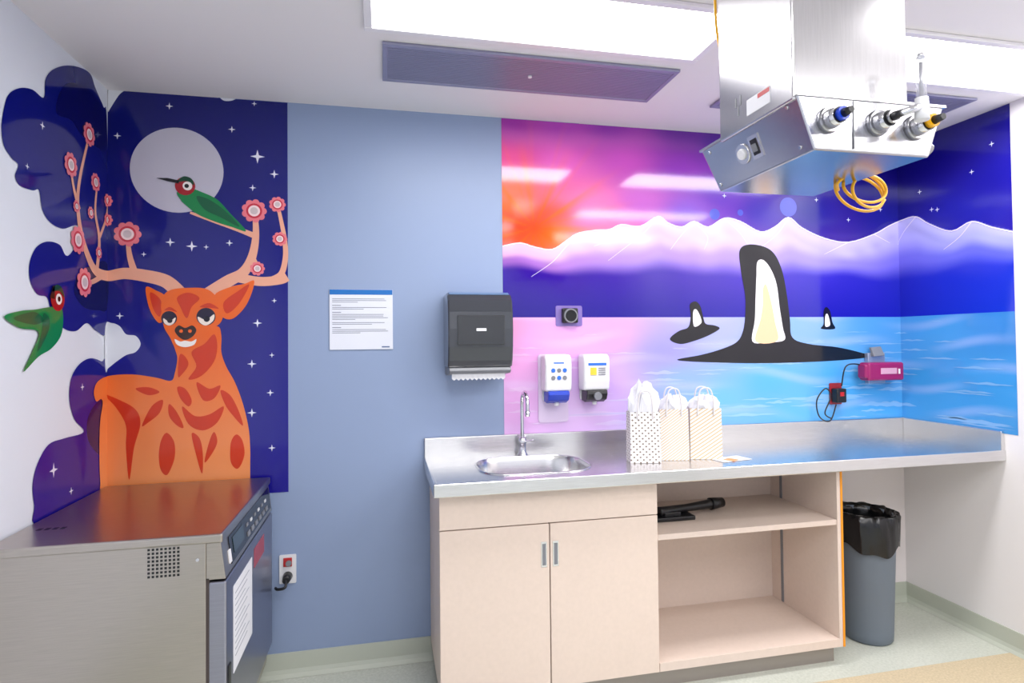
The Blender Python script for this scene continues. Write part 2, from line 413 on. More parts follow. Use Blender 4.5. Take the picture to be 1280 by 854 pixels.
# ================================================================== OCEAN MURAL
om = E('ocean_sunset_mural')
sA = M((628, 300))[0]; sB = XR+0.615; ZH = 1.568; Z0 = 1.0
SKY = [(640,155,165,54,172),(700,160,176,70,186),(760,160,148,56,178),(850,165,108,40,160),(900,180,84,34,152),(640,200,240,100,165),(700,200,234,114,204),(780,200,204,88,196),(850,215,150,64,188),(900,250,112,64,190),(640,245,250,130,40),(640,285,240,70,30),(690,265,248,105,90),(685,292,248,135,40),(740,250,240,128,185),(740,275,236,130,190),(800,250,196,106,204),(860,262,140,96,208),(950,265,76,58,178),(1010,262,42,42,154),(1010,200,36,26,138),(1080,230,30,24,132),(1120,210,24,18,126),(1160,200,24,18,130),(1250,140,30,24,136),(1250,220,40,36,160),(1110,268,40,40,154),(1200,262,46,46,172)]
SEA = [(640,405,240,165,212),(640,450,235,170,225),(640,500,232,180,232),(700,420,232,174,232),(760,420,222,172,236),(760,480,210,178,236),(830,440,165,160,230),(850,480,150,182,236),(900,500,120,188,236),(900,405,175,180,236),(960,480,100,180,232),(1000,405,145,182,236),(1050,480,82,168,228),(1100,410,92,162,222),(1100,500,88,172,232),(1160,410,82,162,222),(1160,480,74,160,220),(1260,400,70,144,212),(1260,500,72,158,220),(720,510,230,198,242),(1000,510,108,184,236)]
MST = [636, 700, 780, 860, 940, 1020, 1100, 1180, 1264]
MROW = [
 [(240,195,218),(240,206,236),(232,214,248),(230,214,248),(228,212,252),(212,200,248),(206,198,252),(206,204,252),(196,196,248)],
 [(232,182,216),(236,200,234),(224,204,246),(222,202,248),(220,202,251),(204,192,247),(190,182,248),(184,184,246),(172,176,244)],
 [(172,116,204),(182,134,212),(184,152,230),(178,148,230),(174,152,236),(164,150,238),(138,128,230),(116,118,226),(102,110,224)],
 [(62,28,158),(64,30,160),(68,38,168),(72,44,174),(74,50,184),(64,52,190),(50,50,188),(42,58,200),(40,62,204)],
 [(38,14,146),(36,14,146),(34,16,150),(36,20,156),(38,26,164),(36,32,172),(36,40,180),(30,54,196),(26,62,206)]]
def prep(Lst):
    P = np.array([M((a[0], a[1])) for a in Lst]); C = np.array([lin(a[2:5]) for a in Lst]); return P, C
PS, CS = prep(SKY); PW, CW = prep(SEA)
def idw(Q, P, C, zs=1.6, p=3.2):
    d = np.sqrt((Q[:, None, 0]-P[None, :, 0])**2+((Q[:, None, 1]-P[None, :, 1])*zs)**2)+0.05
    w = d**(-p); w /= w.sum(1, keepdims=True); return w@C
RID = [(628,308),(650,304),(668,309),(690,312),(708,301),(722,292),(745,288),(762,287),(776,281),(800,283),(822,271),(835,279),(852,284),(867,277),(885,284),(905,273),(925,277),(950,290),(968,284),(985,272),(1002,285),(1030,298),(1060,303),(1092,293),(1110,283),(1126,276),(1145,271),(1162,280),(1190,289),(1215,277),(1240,284),(1268,290)]
RIDS = [(v[0], v[1]) for v in catm([(p[0], p[1], 0) for p in RID], False, 4)]
rs = np.array([M(p) for p in RIDS]); ms = np.array([M((x, 320))[0] for x in MST])
def ridge(s): return np.interp(s, rs[:, 0], rs[:, 1])
def mtn(Q):
    s, z = Q[:, 0], Q[:, 1]; rz = ridge(s)
    wob = .012*np.sin(s*7+1)+.007*np.sin(s*17)
    d = rz-z; tot = np.maximum(rz-ZH, .05)
    base = M((800, 343))[1]                       # soft lower edge of the snow band
    dep = np.maximum(rz-base, .08)
    rows = np.array([[lin(c) for c in row] for row in MROW])
    cols = [np.stack([np.interp(s, ms, rows[j, :, ch]) for ch in range(3)], 1) for j in range(5)]
    pos = [np.zeros_like(s), dep*.3, dep*.66+wob, dep*1.05+wob, tot]
    out = cols[0].copy()
    for j in range(4):
        t = np.clip((d-pos[j])/np.maximum(pos[j+1]-pos[j], 1e-3), 0, 1)
        t = (t*t*(3-2*t))[:, None] if j < 3 else t[:, None]
        out = out*(1-t)+cols[j+1]*t
    sh = .5+.5*np.sin(s*30+z*40+2*np.sin(s*7)); fade = np.clip(1-np.abs(d-.07)/.07, 0, 1)
    return out*(1-.12*(sh*fade)[:, None])
sun = M((668, 285))
def grid(name, sa, sb, za, zb, panel, colf, res=0.008):
    ns = max(2, int((sb-sa)/res)); nz = max(2, int((zb-za)/res))
    ss = np.linspace(sa, sb, ns+1); zz = np.linspace(za, zb, nz+1)
    Q = np.array([(s, z) for z in zz for s in ss]); C = colf(Q)
    V = [W(s, z, 0.0015, panel) for s, z in Q]
    F = [(j*(ns+1)+i, j*(ns+1)+i+1, (j+1)*(ns+1)+i+1, (j+1)*(ns+1)+i) for j in range(nz) for i in range(ns)]
    me = bpy.data.meshes.new(name); me.from_pydata(V, [], F); me.update()
    setcol(me, C)
    me.materials.append(M_mur); o = bpy.data.objects.new(name, me); S.collection.objects.link(o); o.parent = om
def skyc(Q):
    c = idw(Q, PS, CS); m2 = mtn(Q)
    dx = Q[:, 0]-sun[0]; dz = Q[:, 1]-sun[1]; r = np.sqrt(dx*dx+dz*dz)+1e-4; a = np.arctan2(dz, dx)
    wis = np.clip(np.sin(Q[:, 1]*22+Q[:, 0]*4+2*np.sin(Q[:, 0]*3)), 0, 1)**2*np.clip(1-(Q[:, 0]-.6)/1.3, 0, 1)*.2
    c = c*(1-wis[:, None])+np.array(lin((250, 150, 215)))*wis[:, None]
    ray = np.clip(np.cos(a*11), 0, 1)**3*np.clip(1-r/0.45, 0, 1)*0.85
    ray += np.clip(np.cos(a*19+1), 0, 1)**6*np.clip(1-r/0.6, 0, 1)*0.3
    ray = np.clip(ray, 0, 1)[:, None]
    c = c*(1-ray)+np.array(lin((255, 126, 30)))*ray
    core = np.clip(1-r/0.2, 0, 1)[:, None]**1.2*0.8
    c = c*(1-core)+np.array(lin((248, 74, 26)))*core
    k = np.clip((ridge(Q[:, 0])-Q[:, 1])/0.006+0.5, 0, 1)[:, None]
    return c*(1-k)+m2*k
def seac(Q):
    c = idw(Q, PW, CW)
    g2 = np.clip(np.sin(Q[:, 1]*46+1.6*np.sin(Q[:, 0]*3.1)+.7*np.sin(Q[:, 0]*9))*np.sin(Q[:, 0]*4.3+Q[:, 1]*9), 0, 1)**1.5*.22
    return c*(1-g2[:, None])+np.array(lin((235, 225, 255)))*g2[:, None]
for nm, a, b2, pn in (('back', sA, XR, 1), ('side', XR, sB, 2)):
    grid('sky_and_mountains_'+nm, a, b2, ZH, H-0.002, pn, skyc)
    grid('sea_'+nm, a, b2, Z0, ZH, pn, seac, 0.010)
decal('snow_ridge_line', om, stroke(RID, .0055, .0055, 4), (246, 238, 252), 2)
rl = []
for pts in [[(722,292),(706,310),(690,328),(664,346)],[(822,271),(806,290),(786,306),(760,326)],[(867,277),(850,296),(838,312)],[(867,277),(884,296),(880,312)],
            [(905,273),(925,292),(938,312)],[(985,272),(972,292),(950,310)],[(1060,303),(1030,318)],[(1145,271),(1130,290),(1122,306)],[(1215,277),(1200,296),(1180,312)],[(776,281),(760,300),(742,308)],[(1092,293),(1112,304)]]:
    rl += stroke(pts, .006, .0015, 5)
decal('snow_gully_lines', om, rl, (238, 228, 252), 1)
wv = []
rnd = random.Random(5)
for i in range(90):
    s = rnd.uniform(sA+.05, sB-.1); f = rnd.random()**.8; z = ZH-0.03-(ZH-Z0-.05)*f
    big = i % 5 == 0
    l = rnd.uniform(.05, .13)*(0.6+f)*(1.7 if big else 1); h = rnd.uniform(.005, .012)*(0.5+f)*(1.5 if big else 1)
    l = min(l, s-sA-.01, sB-s-.01)
    up = [(s-l+2*l*j/12, z+h*math.sin(math.pi*j/12)*(.7+.3*math.sin(j*1.3+i))) for j in range(13)]
    dn = [(s-l+2*l*j/12, z-h*.5*math.sin(math.pi*j/12)*(.7+.3*math.cos(j*1.7+i))) for j in range(11, 0, -1)]
    wv.append((i % 14, up+dn))
def wcol(s, z):
    c = idw(np.array([[s, z]]), PW, CW)[0]; return list(c*0.8+np.array([.9, .95, 1.0])*0.2)
decal('sea_wavelets', om, wv, wcol, 1)
BK = (30, 28, 38)
decal('orca_bodies', om, [
    poly([(846,450),(875,444),(900,437),(920,428),(928,415),(931,395),(931,370),(926,340),(924,314),(934,306),(953,308),(967,317),(977,338),(983,368),(987,400),(990,422),(1010,430),(1045,434),(1072,440),(1086,446),(1040,451),(960,454),(890,453)]),
    poly([(837,424),(848,414),(860,409),(863,395),(862,381),(869,377),(875,383),(879,398),(882,405),(893,407),(899,411),(886,419),(868,426),(850,430)]),
    poly([(1026,411),(1029,405),(1029,390),(1032,384),(1037,389),(1040,403),(1043,411)])], BK, 3)
decal('orca_fin_white', om, [poly([(945,345),(946,328),(953,325),(962,335),(970,355),(974,385),(978,410),(980,425),(960,428),(940,427),(943,400),(944,370)]),
    poly([(866,390),(870,387),(875,396),(876,404),(867,408)]), poly([(1031,395),(1034,393),(1037,406),(1031,408)])], (244, 240, 244), 4)
decal('orca_fin_peach', om, [poly([(953,362),(957,356),(963,376),(968,402),(971,426),(944,427),(950,400),(953,380)])], (246, 206, 168), 5)
decal('sky_orbs', om, [disc((985,259), 12, 28), disc((893,268), 7, 20), disc((925,266), 4, 16)], (96, 104, 208), 2)
decal('sky_stars', om, [star(p, .014) for p in [(1165,262),(1150,240),(1100,262),(1060,275),(1215,215),(1240,180),(1172,262),(905,245),(1020,250)]], (225, 225, 250), 2)

# ================================================================== CEILING FIXTURES
M_em = emis('light_diffuser', (255, 253, 252), 18.5)
M_frame = mat('white_enamel_frame', (232, 230, 234), 0.35)
def panel_light(x0, x1, y0, y1, k):
    e = E('ceiling_light_panel', ((x0+x1)/2, (y0+y1)/2, H))
    f = .028
    boxes('frame', [(x0, x1, y0, y0+f, H-.014, H-.0005), (x0, x1, y1-f, y1, H-.014, H-.0005), (x0, x0+f, y0+f, y1-f, H-.014, H-.0005), (x1-f, x1, y0+f, y1-f, H-.014, H-.0005)], M_frame, e, bev=.003)
    mk('diffuser', [(x0+f, y0+f, H-.006), (x1-f, y0+f, H-.006), (x1-f, y1-f, H-.006), (x0+f, y1-f, H-.006)], [(0, 3, 2, 1)], M_em, e)
LP = [(-.06, 1.18, -1.07, -.71), (1.56, 2.79, -1.07, -.71), (1.56, 2.79, -2.1, -1.76), (-.06, 1.18, -2.75, -2.4), (1.56, 2.79, -3.2, -2.85), (-.06, 1.18, -3.75, -3.4)]  # last three panels are out of view, added to light the room
for k, a in enumerate(LP): panel_light(*a, k)
M_vent = mat('vent_metal', (146, 146, 172), 0.4, 0.3)
M_ventd = mat('vent_dark', (66, 68, 90), 0.6)
def vent(x0, x1, y0, y1):
    e = E('ceiling_air_vent', ((x0+x1)/2, (y0+y1)/2, H)); f = .02
    boxes('frame', [(x0, x1, y0, y0+f, H-.012, H-.0005), (x0, x1, y1-f, y1, H-.012, H-.0005), (x0, x0+f, y0+f, y1-f, H-.012, H-.0005), (x1-f, x1, y0+f, y1-f, H-.012, H-.0005)], M_vent, e, bev=.003)
    box('plenum', x0+f, x1-f, y0+f, y1-f, H-.004, H-.0005, M_ventd, e)
    L2 = []; n = 26
    for i in range(n):
        y = y0+f+(y1-y0-2*f)*(i+.5)/n; L2.append((x0+f, x1-f, y-.0036, y+.0036, H-.010, H-.004))
    boxes('slats', L2, M_vent, e)
    cyl('centre_screw', ((x0+x1)/2, (y0+y1)/2, H-.016), ((x0+x1)/2, (y0+y1)/2, H-.004), .008, .008, M_white, e)
vent(0.0, 1.16, -.635, -.325); vent(1.47, 2.62, -.635, -.325)

# ================================================================== CEILING SERVICE COLUMN
sc = E('ceiling_medical_gas_column', (1.08, -1.45, H))
box('shaft', .90, 1.209, -1.615, -1.32, 1.99, H-.001, M_steelV, sc, bev=.004)
hx0, hx1, hy0, hy1 = .905, 1.305, -1.62, -1.215
V = [(hx0, hy0, 2.0), (hx1, hy0, 2.0), (hx1, hy1, 2.0), (hx0, hy1, 2.0), (.951, hy0+.002, 1.878), (1.262, hy0+.002, 1.878), (1.262, -1.235, 1.878), (.951, -1.235, 1.878)]
mk('outlet_head', V, HF, M_steelH, sc, bev=.004)
boxes('top_flange', [(hx0-.004, hx1+.004, hy0-.004, hy1+.004, 1.997, 2.003)], M_steel, sc)
box('seam', 1.052, 1.054, hy0-.0012, hy0+.001, 1.885, 1.995, M_grey, sc)
def gas(nm, x, z, ring, ln=.05):
    y = hy0
    cyl(nm+'_flange', (x, y+.001, z), (x, y-.010, z), .030, .028, M_steelG, sc)
    cyl(nm+'_socket', (x, y-.010, z), (x, y-.010-ln*.5, z), .022, .019, M_chrome, sc)
    cyl(nm+'_bore', (x, y-.010-ln*.5, z), (x, y-.011-ln*.5, z), .0185, .0185, M_black, sc)
    cyl(nm+'_ring', (x, y-.010-ln*.5, z), (x, y-.010-ln*.75, z), .015, .015, ring, sc)
    cyl(nm+'_tip', (x, y-.010-ln*.75, z), (x, y-.018-ln, z), .010, .007, M_black, sc)
gas('oxygen', .987, 1.946, M_blue); gas('vacuum', 1.118, 1.948, M_steelG, .05); gas('air', 1.222, 1.945, M_yellow, .055)
tube('valve_arm', [(1.118, -1.68, 1.948), (1.145, -1.69, 1.957), (1.168, -1.685, 1.965)], .009, M_chrome, sc)
cyl('flowmeter_base', (1.172, -1.685, 1.935), (1.172, -1.685, 1.985), .015, .013, M_white, sc)
cyl('flowmeter_tube', (1.172, -1.685, 1.985), (1.172, -1.685, 2.075), .010, .009, M_tape, sc)
cyl('flowmeter_core', (1.172, -1.685, 1.985), (1.172, -1.685, 2.065), .004, .004, M_steelG, sc)
cyl('flowmeter_cap', (1.172, -1.685, 2.075), (1.172, -1.685, 2.085), .010, .006, M_chrome, sc)
cyl('side_outlet_flange', (1.28, -1.55, 1.94), (1.302, -1.55, 1.932), .03, .028, M_steelG, sc)
cyl('side_outlet_socket', (1.30, -1.55, 1.933), (1.335, -1.55, 1.92), .02, .016, M_steelG, sc)
ndir = Vector((-.122, 0, -.046)).normalized()
def onleft(y, z): return Vector((.951-(z-1.878)*.046/.122, y, z))
c = onleft(-1.385, 1.94)
cyl('left_outlet_plate', c-ndir*.002, c+ndir*.004, .026, .026, M_steel, sc)
cyl('left_outlet', c+ndir*.004, c+ndir*.010, .015, .013, M_white, sc)
c2 = onleft(-1.44, 1.942)
def slab(nm, c, hy, hz, t, m):
    u = Vector((0, 1, 0)); v = Vector((-.046, 0, .122)).normalized()
    V = []
    for sx in (-1, 1):
        for a in (-1, 1):
            for b3 in (-1, 1): V.append(c+u*hy*a+v*hz*b3+ndir*(t if sx > 0 else -.002))
    mk(nm, V, BF, m, sc)
slab('switch_plate', c2, .02, .03, .003, M_steel); slab('switch_opening', c2, .012, .02, .0045, M_black); slab('switch_rocker', c2+Vector((0, 0, -.002)), .008, .010, .008, M_grey)
for yy in (-1.58, -1.25):
    for zz in (1.895, 1.985):
        q = onleft(yy, zz); cyl('screw', q, q+ndir*.003, .005, .004, M_chrome, sc, 12)
box('inspection_label', .8985, .9, -1.535, -1.445, 2.015, 2.055, M_paper, sc)
box('inspection_label_red', .898, .8985, -1.535, -1.49, 2.042, 2.053, M_red, sc)
boxes('column_letter', [(.8988, .9, -1.41, -1.405, 2.03, 2.055), (.8988, .9, -1.42, -1.415, 2.055, 2.08), (.8988, .9, -1.40, -1.395, 2.055, 2.08)], M_grey, sc)
pts = []
for i in range(60):
    t = i/60*2*math.pi*3; k = 1+.14*math.sin(t/3)
    pts.append((1.325+.096*k*math.cos(t), -1.36+.02*math.sin(t*.33)+.03*math.cos(t), 1.866+.044*k*math.sin(t)+.008*math.sin(t/3*2)))
yh = E('yellow_coiled_cable', (1.31, -1.36, 1.9))
tube('coil', pts, .0042, M_yellow, yh, 8, 2)
tube('feed', [(1.229, -1.37, 1.862), (1.20, -1.40, 1.87), (1.2, -1.42, 1.88)], .0042, M_yellow, yh, 8)
tube('drop_line', [(.91, -1.30, H-.002), (.905, -1.30, 2.40), (.91, -1.30, 2.30), (.93, -1.305, 2.2), (.96, -1.305, 2.004)], .004, M_yellow, yh, 8)

# ================================================================== WARMING CABINET (bottom-left)
wc = E('medical_warming_cabinet', (-.80, -.42, 0))
wx0, wx1, wy0, wy1, wt = -1.12, -.533, -.80, -.03, .875
box('body', wx0, wx1, wy0, wy1, .09, wt-.02, M_steelW, wc, bev=.003)
box('top_cover', wx0-.002, -.485, wy0-.006, wy1+.005, wt-.028, wt, M_steelW, wc, bev=.006, seg=3)
n = [(wx1, .735), (-.478, .735), (-.492, .847), (wx1, .847)]
V = [(x, wy0+.002, z) for x, z in n]+[(x, wy1-.01, z) for x, z in n]
mk('control_panel_housing', V, HF, M_steelW, wc, bev=.002)
def cpx(z): return -.478-(z-.735)*.014/.112
def cpanel(nm, y0, y1, z0, z1, t, m):
    V = [(cpx(z0), y0, z0), (cpx(z0), y1, z0), (cpx(z1), y1, z1), (cpx(z1), y0, z1), (cpx(z0)+t, y0, z0), (cpx(z0)+t, y1, z0), (cpx(z1)+t, y1, z1), (cpx(z1)+t, y0, z1)]
    mk(nm, V, HF, m, wc)
cpanel('control_fascia', -.72, -.06, .752, .838, .002, M_gloss)
cpanel('display', -.68, -.54, .775, .825, .004, mat('display_glass', (50, 66, 74), .1))
for i in range(6):
    cpanel('button_%d' % (i+1), -.49+i*.065, -.455+i*.065, .765, .78, .005, M_grey)
    cpanel('indicator_%d' % (i+1), -.49+i*.065, -.465+i*.065, .80, .81, .004, M_white if i % 2 else M_grey)
cpanel('data_label', -.74, -.715, .76, .80, .003, M_paper)
box('door', wx1, -.477, wy0+.004, wy1-.01, .17, .727, M_steelD, wc, bev=.006, seg=3)
box('door_gap', wx1-.002, wx1+.008, wy0+.002, wy1-.01, .12, .74, M_dark, wc)
box('kick_panel', wx1-.01, -.50, wy0+.01, wy1-.01, .09, .16, M_steelW, wc, bev=.003)
box('door_handle_recess', -.479, -.473, wy0+.02, wy0+.05, .34, .46, M_black, wc, bev=.003)
box('door_notice', -.477, -.4755, -.71, -.44, .40, .675, M_paper, wc)
boxes('door_notice_text', [(-.4755, -.475, -.69, -.49-.03*(i % 3), .645-i*.02, .648-i*.02) for i in range(11)], mat('ink', (150, 152, 165), .8), wc)
box('door_warning_label', -.477, -.4755, -.40, -.22, .62, .69, mat('red_label', (160, 70, 86), .5), wc)
boxes('side_vent_holes', [(-.69+i*.0115-.0033, -.69+i*.0115+.0033, wy0-.0012, wy0+.001, .760+j*.0115-.0033, .760+j*.0115+.0033) for i in range(8) for j in range(8)], M_black, wc)
boxes('asset_mark', [(-1.07+i*.022, -1.07+i*.022+.013, -.63, -.61, wt, wt+.0008) for i in range(4)], M_black, wc)
for i, (x, y) in enumerate(((-1.08, -.75), (-1.08, -.08), (-.58, -.75), (-.58, -.08))):
    cyl('foot_%d' % (i+1), (x, y, 0), (x, y, .09), .02, .025, M_steel, wc)
for z in (.32, .80):
    cyl('side_screw', (-.556, wy0+.001, z), (-.556, wy0-.003, z), .006, .005, M_chrome, wc, 12)

# ================================================================== COUNTER WITH SINK
ct = E('stainless_counter_with_sink', (1.5, -.28, .92))
cx0, cx1, cy0, CT = .178, XR-.002, -.555, .92
skx, sky, skw, skd = .622, -.285, .47, .35
hole = rrect(skx, sky, skw, skd, .13, 10)
outer = [(cx0, cy0), (cx1, cy0), (cx1, -.022), (cx0, -.022)]
tt = tessellate_polygon([[Vector((*p, 0)) for p in outer], [Vector((*p, 0)) for p in hole[::-1]]])
allp = outer+hole[::-1]
mk('worktop_sheet', [(x, y, CT) for x, y in allp], [t for t in tt], M_steel, ct)
rings = [(1.0, CT), (.985, CT-.006), (.96, CT-.02), (.93, CT-.10), (.88, CT-.15), (.72, CT-.165), (.2, CT-.17)]
V, F = [], []; nh = len(hole)
for k, z in rings:
    for x, y in hole: V.append((skx+(x-skx)*k, sky+(y-sky)*k, z))
for j in range(len(rings)-1):
    for i in range(nh): F.append((j*nh+i, j*nh+(i+1) % nh, (j+1)*nh+(i+1) % nh, (j+1)*nh+i))
F.append(tuple(range((len(rings)-1)*nh, len(rings)*nh)))
mk('sink_basin', V, F, M_steel, ct, smooth=True)
rim = [Vector((skx+(x-skx)*1.02, sky+(y-sky)*1.02, CT+.001)) for x, y in hole]
tube('sink_rim', rim, .004, M_chrome, ct, 8, 0, True)
cyl('sink_drain', (skx, sky, CT-.1695), (skx, sky, CT-.166), .04, .04, M_chrome, ct)
box('front_edge', cx0-.002, cx1, cy0-.004, cy0+.012, CT-.046, CT+.004, M_steel, ct, bev=.004, seg=3)
box('left_edge', cx0-.002, cx0+.012, cy0, -.004, CT-.046, CT+.004, M_steel, ct, bev=.003)
box('worktop_underside', cx0+.01, .38, cy0+.01, -.004, CT-.04, CT-.004, M_steel, ct)
box('worktop_underside_main', .90, cx1, cy0+.01, -.004, CT-.04, CT-.004, M_steel, ct)
box('backsplash', cx0, cx1, -.022, -.003, CT-.004, 1.012, M_steel, ct, bev=.004, seg=3)
box('side_splash', XR-.022, XR-.002, cy0, -.022, CT-.004, 1.012, M_steel, ct, bev=.004, seg=3)
V = [(XR-.05, cy0+.03, CT-.04), (XR-.05, -.1, CT-.04), (XR-.05, -.1, CT-.075), (XR-.05, cy0+.05, CT-.055)]
mk('wall_bracket', V+[(XR-.003, y, z) for x, y, z in V], HF, M_steel, ct, bev=.002)

# faucet
fa = E('gooseneck_faucet', (.63, -.065, CT))
lathe('base', (.63, -.065, CT), [(.0, .0), (.026, .0), (.026, .006), (.018, .014), (.017, .05), (.019, .055), (.019, .075), (.010, .085), (.0, .086)], M_chrome, fa, 28)
tube('neck', [(.63, -.065, CT+.08), (.63, -.065, CT+.16), (.63, -.066, CT+.25), (.63, -.085, CT+.285), (.63, -.12, CT+.298), (.63, -.155, CT+.285), (.63, -.172, CT+.25), (.63, -.174, CT+.215)], .0085, M_chrome, fa, 14)
cyl('aerator', (.63, -.174, CT+.218), (.63, -.174, CT+.195), .011, .011, M_chrome, fa)
tube('lever', [(.65, -.068, CT+.062), (.668, -.078, CT+.066), (.678, -.088, CT+.072)], .006, M_chrome, fa, 10)

# ================================================================== BASE CABINET
bc = E('base_cabinet_with_open_shelves', (1.08, -.27, 0))
bx0, bx1, bxm, by0 = .202, 1.982, 1.094, -.475
ztop, zb = CT-.047, .085
box('left_side', bx0, bx0+.018, by0, -.012, zb, ztop, M_lam, bc)
box('divider', bxm-.009, bxm+.009, by0, -.012, zb, ztop, M_lamin, bc)
box('right_side', bx1-.018, bx1, by0-.016, -.012, zb, ztop, M_lamin, bc, bev=.001)
box('back_panel', bx0+.018, bx1-.018, -.03, -.012, zb, ztop, M_lamin, bc)
box('bottom_shelf', bx0+.018, bxm-.009, by0, -.03, zb, zb+.02, M_lamin, bc)
box('open_bay_bottom', bxm+.009, bx1-.018, by0-.016, -.03, zb, zb+.036, M_lamin, bc, bev=.001)
box('open_bay_shelf', bxm+.009, bx1-.018, by0-.012, -.03, .622, .645, M_lamin, bc, bev=.001)
boxes('shelf_standards', [(bx1-.022, bx1-.018, -.12, -.105, zb+.04, ztop-.01)], M_grey, bc)
box('face_backing', bx0+.018, bxm-.009, by0-.001, by0+.006, zb, ztop, M_dark, bc)
yf0, yf1 = by0-.020, by0-.001
xm = .637
box('false_drawer_front', bx0, bxm+.005, yf0, yf1, .733, ztop-.004, M_lam, bc, bev=.0015)
box('door_1', bx0, xm-.002, yf0, yf1, zb+.002, .729, M_lam, bc, bev=.0015)
box('door_2', xm+.002, bxm+.005, yf0, yf1, zb+.002, .729, M_lam, bc, bev=.0015)
for i, x in enumerate((xm-.024, xm+.024)):
    box('pull_plate_%d' % (i+1), x-.012, x+.012, yf0-.002, yf0+.002, .56, .66, M_steel, bc, bev=.001)
    box('pull_recess_%d' % (i+1), x-.007, x+.007, yf0-.003, yf0-.001, .568, .652, M_grey, bc)
box('toe_kick', bx0+.01, bx1-.01, by0+.03, by0+.05, 0, zb, mat('toe_kick_steel', (160, 152, 146), .4, .5), bc)
box('toe_return', bx1-.03, bx1-.012, by0+.04, -.02, 0, zb, M_steel, bc)
box('orange_edge_strip', bx1, bx1+.010, by0-.018, by0+.004, zb, ztop, M_orange, bc)
ti = E('black_instrument', (1.3, -.3, .68))
tube('barrel', [(1.20, -.30, .680), (1.35, -.27, .681), (1.50, -.24, .682)], lambda t: .017+.006*abs(2*t-1), M_black, ti, 16)
cyl('head', (1.49, -.242, .682), (1.56, -.228, .682), .028, .022, M_black, ti)
box('foot', 1.16, 1.36, -.34, -.25, .6455, .664, M_black, ti, bev=.004)
box('cradle', 1.22, 1.30, -.32, -.27, .66, .68, M_black, ti, bev=.003)

# ================================================================== TRASH BIN
tb = E('grey_trash_bin', (2.295, -.29, 0)); tc = (2.295, -.29, 0)
M_bin = mat('bin_plastic', (104, 114, 126), .5)
lathe('bin_body', tc, [(0, .001), (.102, .001), (.109, .01), (.111, .04), (.128, .50), (.130, .58), (.135, .582), (.135, .60), (.126, .60), (.12, .5), (.103, .02), (0, .018)], M_bin, tb, 48)
boxes('bin_ribs', [(tc[0]-.146, tc[0]-.126, tc[1]-.02, tc[1]+.02, .525, .57), (tc[0]+.126, tc[0]+.146, tc[1]-.02, tc[1]+.02, .525, .57)], M_bin, tb, bev=.004)
M_liner = mat('black_liner', (14, 14, 18), .22, bump=.6, nscale=25)
def lf(j, t):
    a = [0, .002, .004, .006, .004, .003, .002, 0][j]
    return (a*math.sin(11*t+j*1.3)+a*.6*math.sin(23*t+j), (-.018*math.sin(3*t+1)-.010*math.sin(7*t)) if j == 0 else (.006*math.sin(9*t) if j == 3 else 0))
lathe('bin_liner', tc, [(.142, .445), (.145, .50), (.145, .56), (.142, .610), (.130, .614), (.12, .58), (.11, .4), (.095, .1)], M_liner, tb, 96, lf)

# ================================================================== WALL ITEMS
pt = E('paper_towel_dispenser', (.42, -.1, 1.48))
M_smoke = mat('smoked_plastic', (52, 55, 62), .12, coat=.5)
M_smoke2 = mat('smoked_plastic_window', (30, 32, 37), .08, coat=.5)
x0, x1 = .272, .562
prof = [(-.002, 1.672), (-.13, 1.672), (-.165, 1.662), (-.19, 1.637), (-.205, 1.585), (-.208, 1.51), (-.202, 1.43), (-.19, 1.37), (-.175, 1.34), (-.002, 1.34)]
prismX('cover', prof, x0, x1, M_smoke, pt, bev=.008, seg=3)
prismX('dispensing_chute', [(-.002, 1.341), (-.17, 1.341), (-.18, 1.325), (-.165, 1.312), (-.05, 1.30), (-.002, 1.30)], x0+.006, x1-.006, M_grey, pt, bev=.004)
box('viewing_window', x0+.04, x1-.04, -.2115, -.205, 1.44, 1.57, M_smoke2, pt, bev=.002)
box('crank_badge', (x0+x1)/2-.022, (x0+x1)/2+.022, -.214, -.21, 1.50, 1.512, M_paper, pt)
prismX('top_band', [(-.02, 1.6725), (-.13, 1.6725), (-.166, 1.663), (-.166, 1.666), (-.13, 1.676), (-.02, 1.676)], x0+.01, x1-.01, mat('blue_grey_band', (90, 120, 160), .3), pt)
V = []; n = 24
for i in range(n+1):
    x = x0+.02+(x1-x0-.05)*i/n; V += [(x, -.155, 1.318), (x, -.158, 1.290-(.008 if i % 2 else 0))]
mk('paper_edge', V, [(2*i, 2*i+1, 2*i+3, 2*i+2) for i in range(n)], M_paper, pt)
sg = E('mural_information_sign', (-.1, 0, 1.56))
sx0, sx1, sz0, sz1 = M((412, 400))[0], M((491, 400))[0], M((450, 437))[1], M((450, 362))[1]
box('placard', sx0, sx1, -.006, -.001, sz0, sz1, mat('sign_white', (222, 225, 236), .3), sg, bev=.001)
box('blue_header', sx0+.001, sx1-.001, -.0068, -.006, sz1-.024, sz1-.001, mat('sign_blue', (12, 106, 184), .3), sg)
L2 = []; z = sz1-.042; r2 = random.Random(3)
for para, nl in enumerate((3, 2, 4, 2, 3)):
    if para in (1, 2, 4):
        L2.append((sx0+.012, sx0+.05, -.0068, -.006, z-.003, z)); z -= .0095
    for i in range(nl):
        w = (sx1-sx0-.03)*(r2.uniform(.9, 1) if i < nl-1 else r2.uniform(.3, .7))
        L2.append((sx0+.012, sx0+.012+w, -.0068, -.006, z-.0022, z)); z -= .0075
    z -= .007
boxes('text_lines', L2, mat('sign_ink', (120, 124, 140), .6), sg)
box('sign_logo', sx1-.05, sx1-.015, -.0068, -.006, sz0+.008, sz0+.014, mat('logo_grey', (90, 110, 150), .5), sg)
dc = E('wall_dial_sensor', (.885, 0, 1.58))
plateXZ('clear_cover', .885, 1.575, .135, .10, .008, -.005, -.002, mat('frosted_plate', (130, 110, 180), .15), dc)
box('body', .845, .925, -.03, -.005, 1.54, 1.612, M_black, dc, bev=.006)
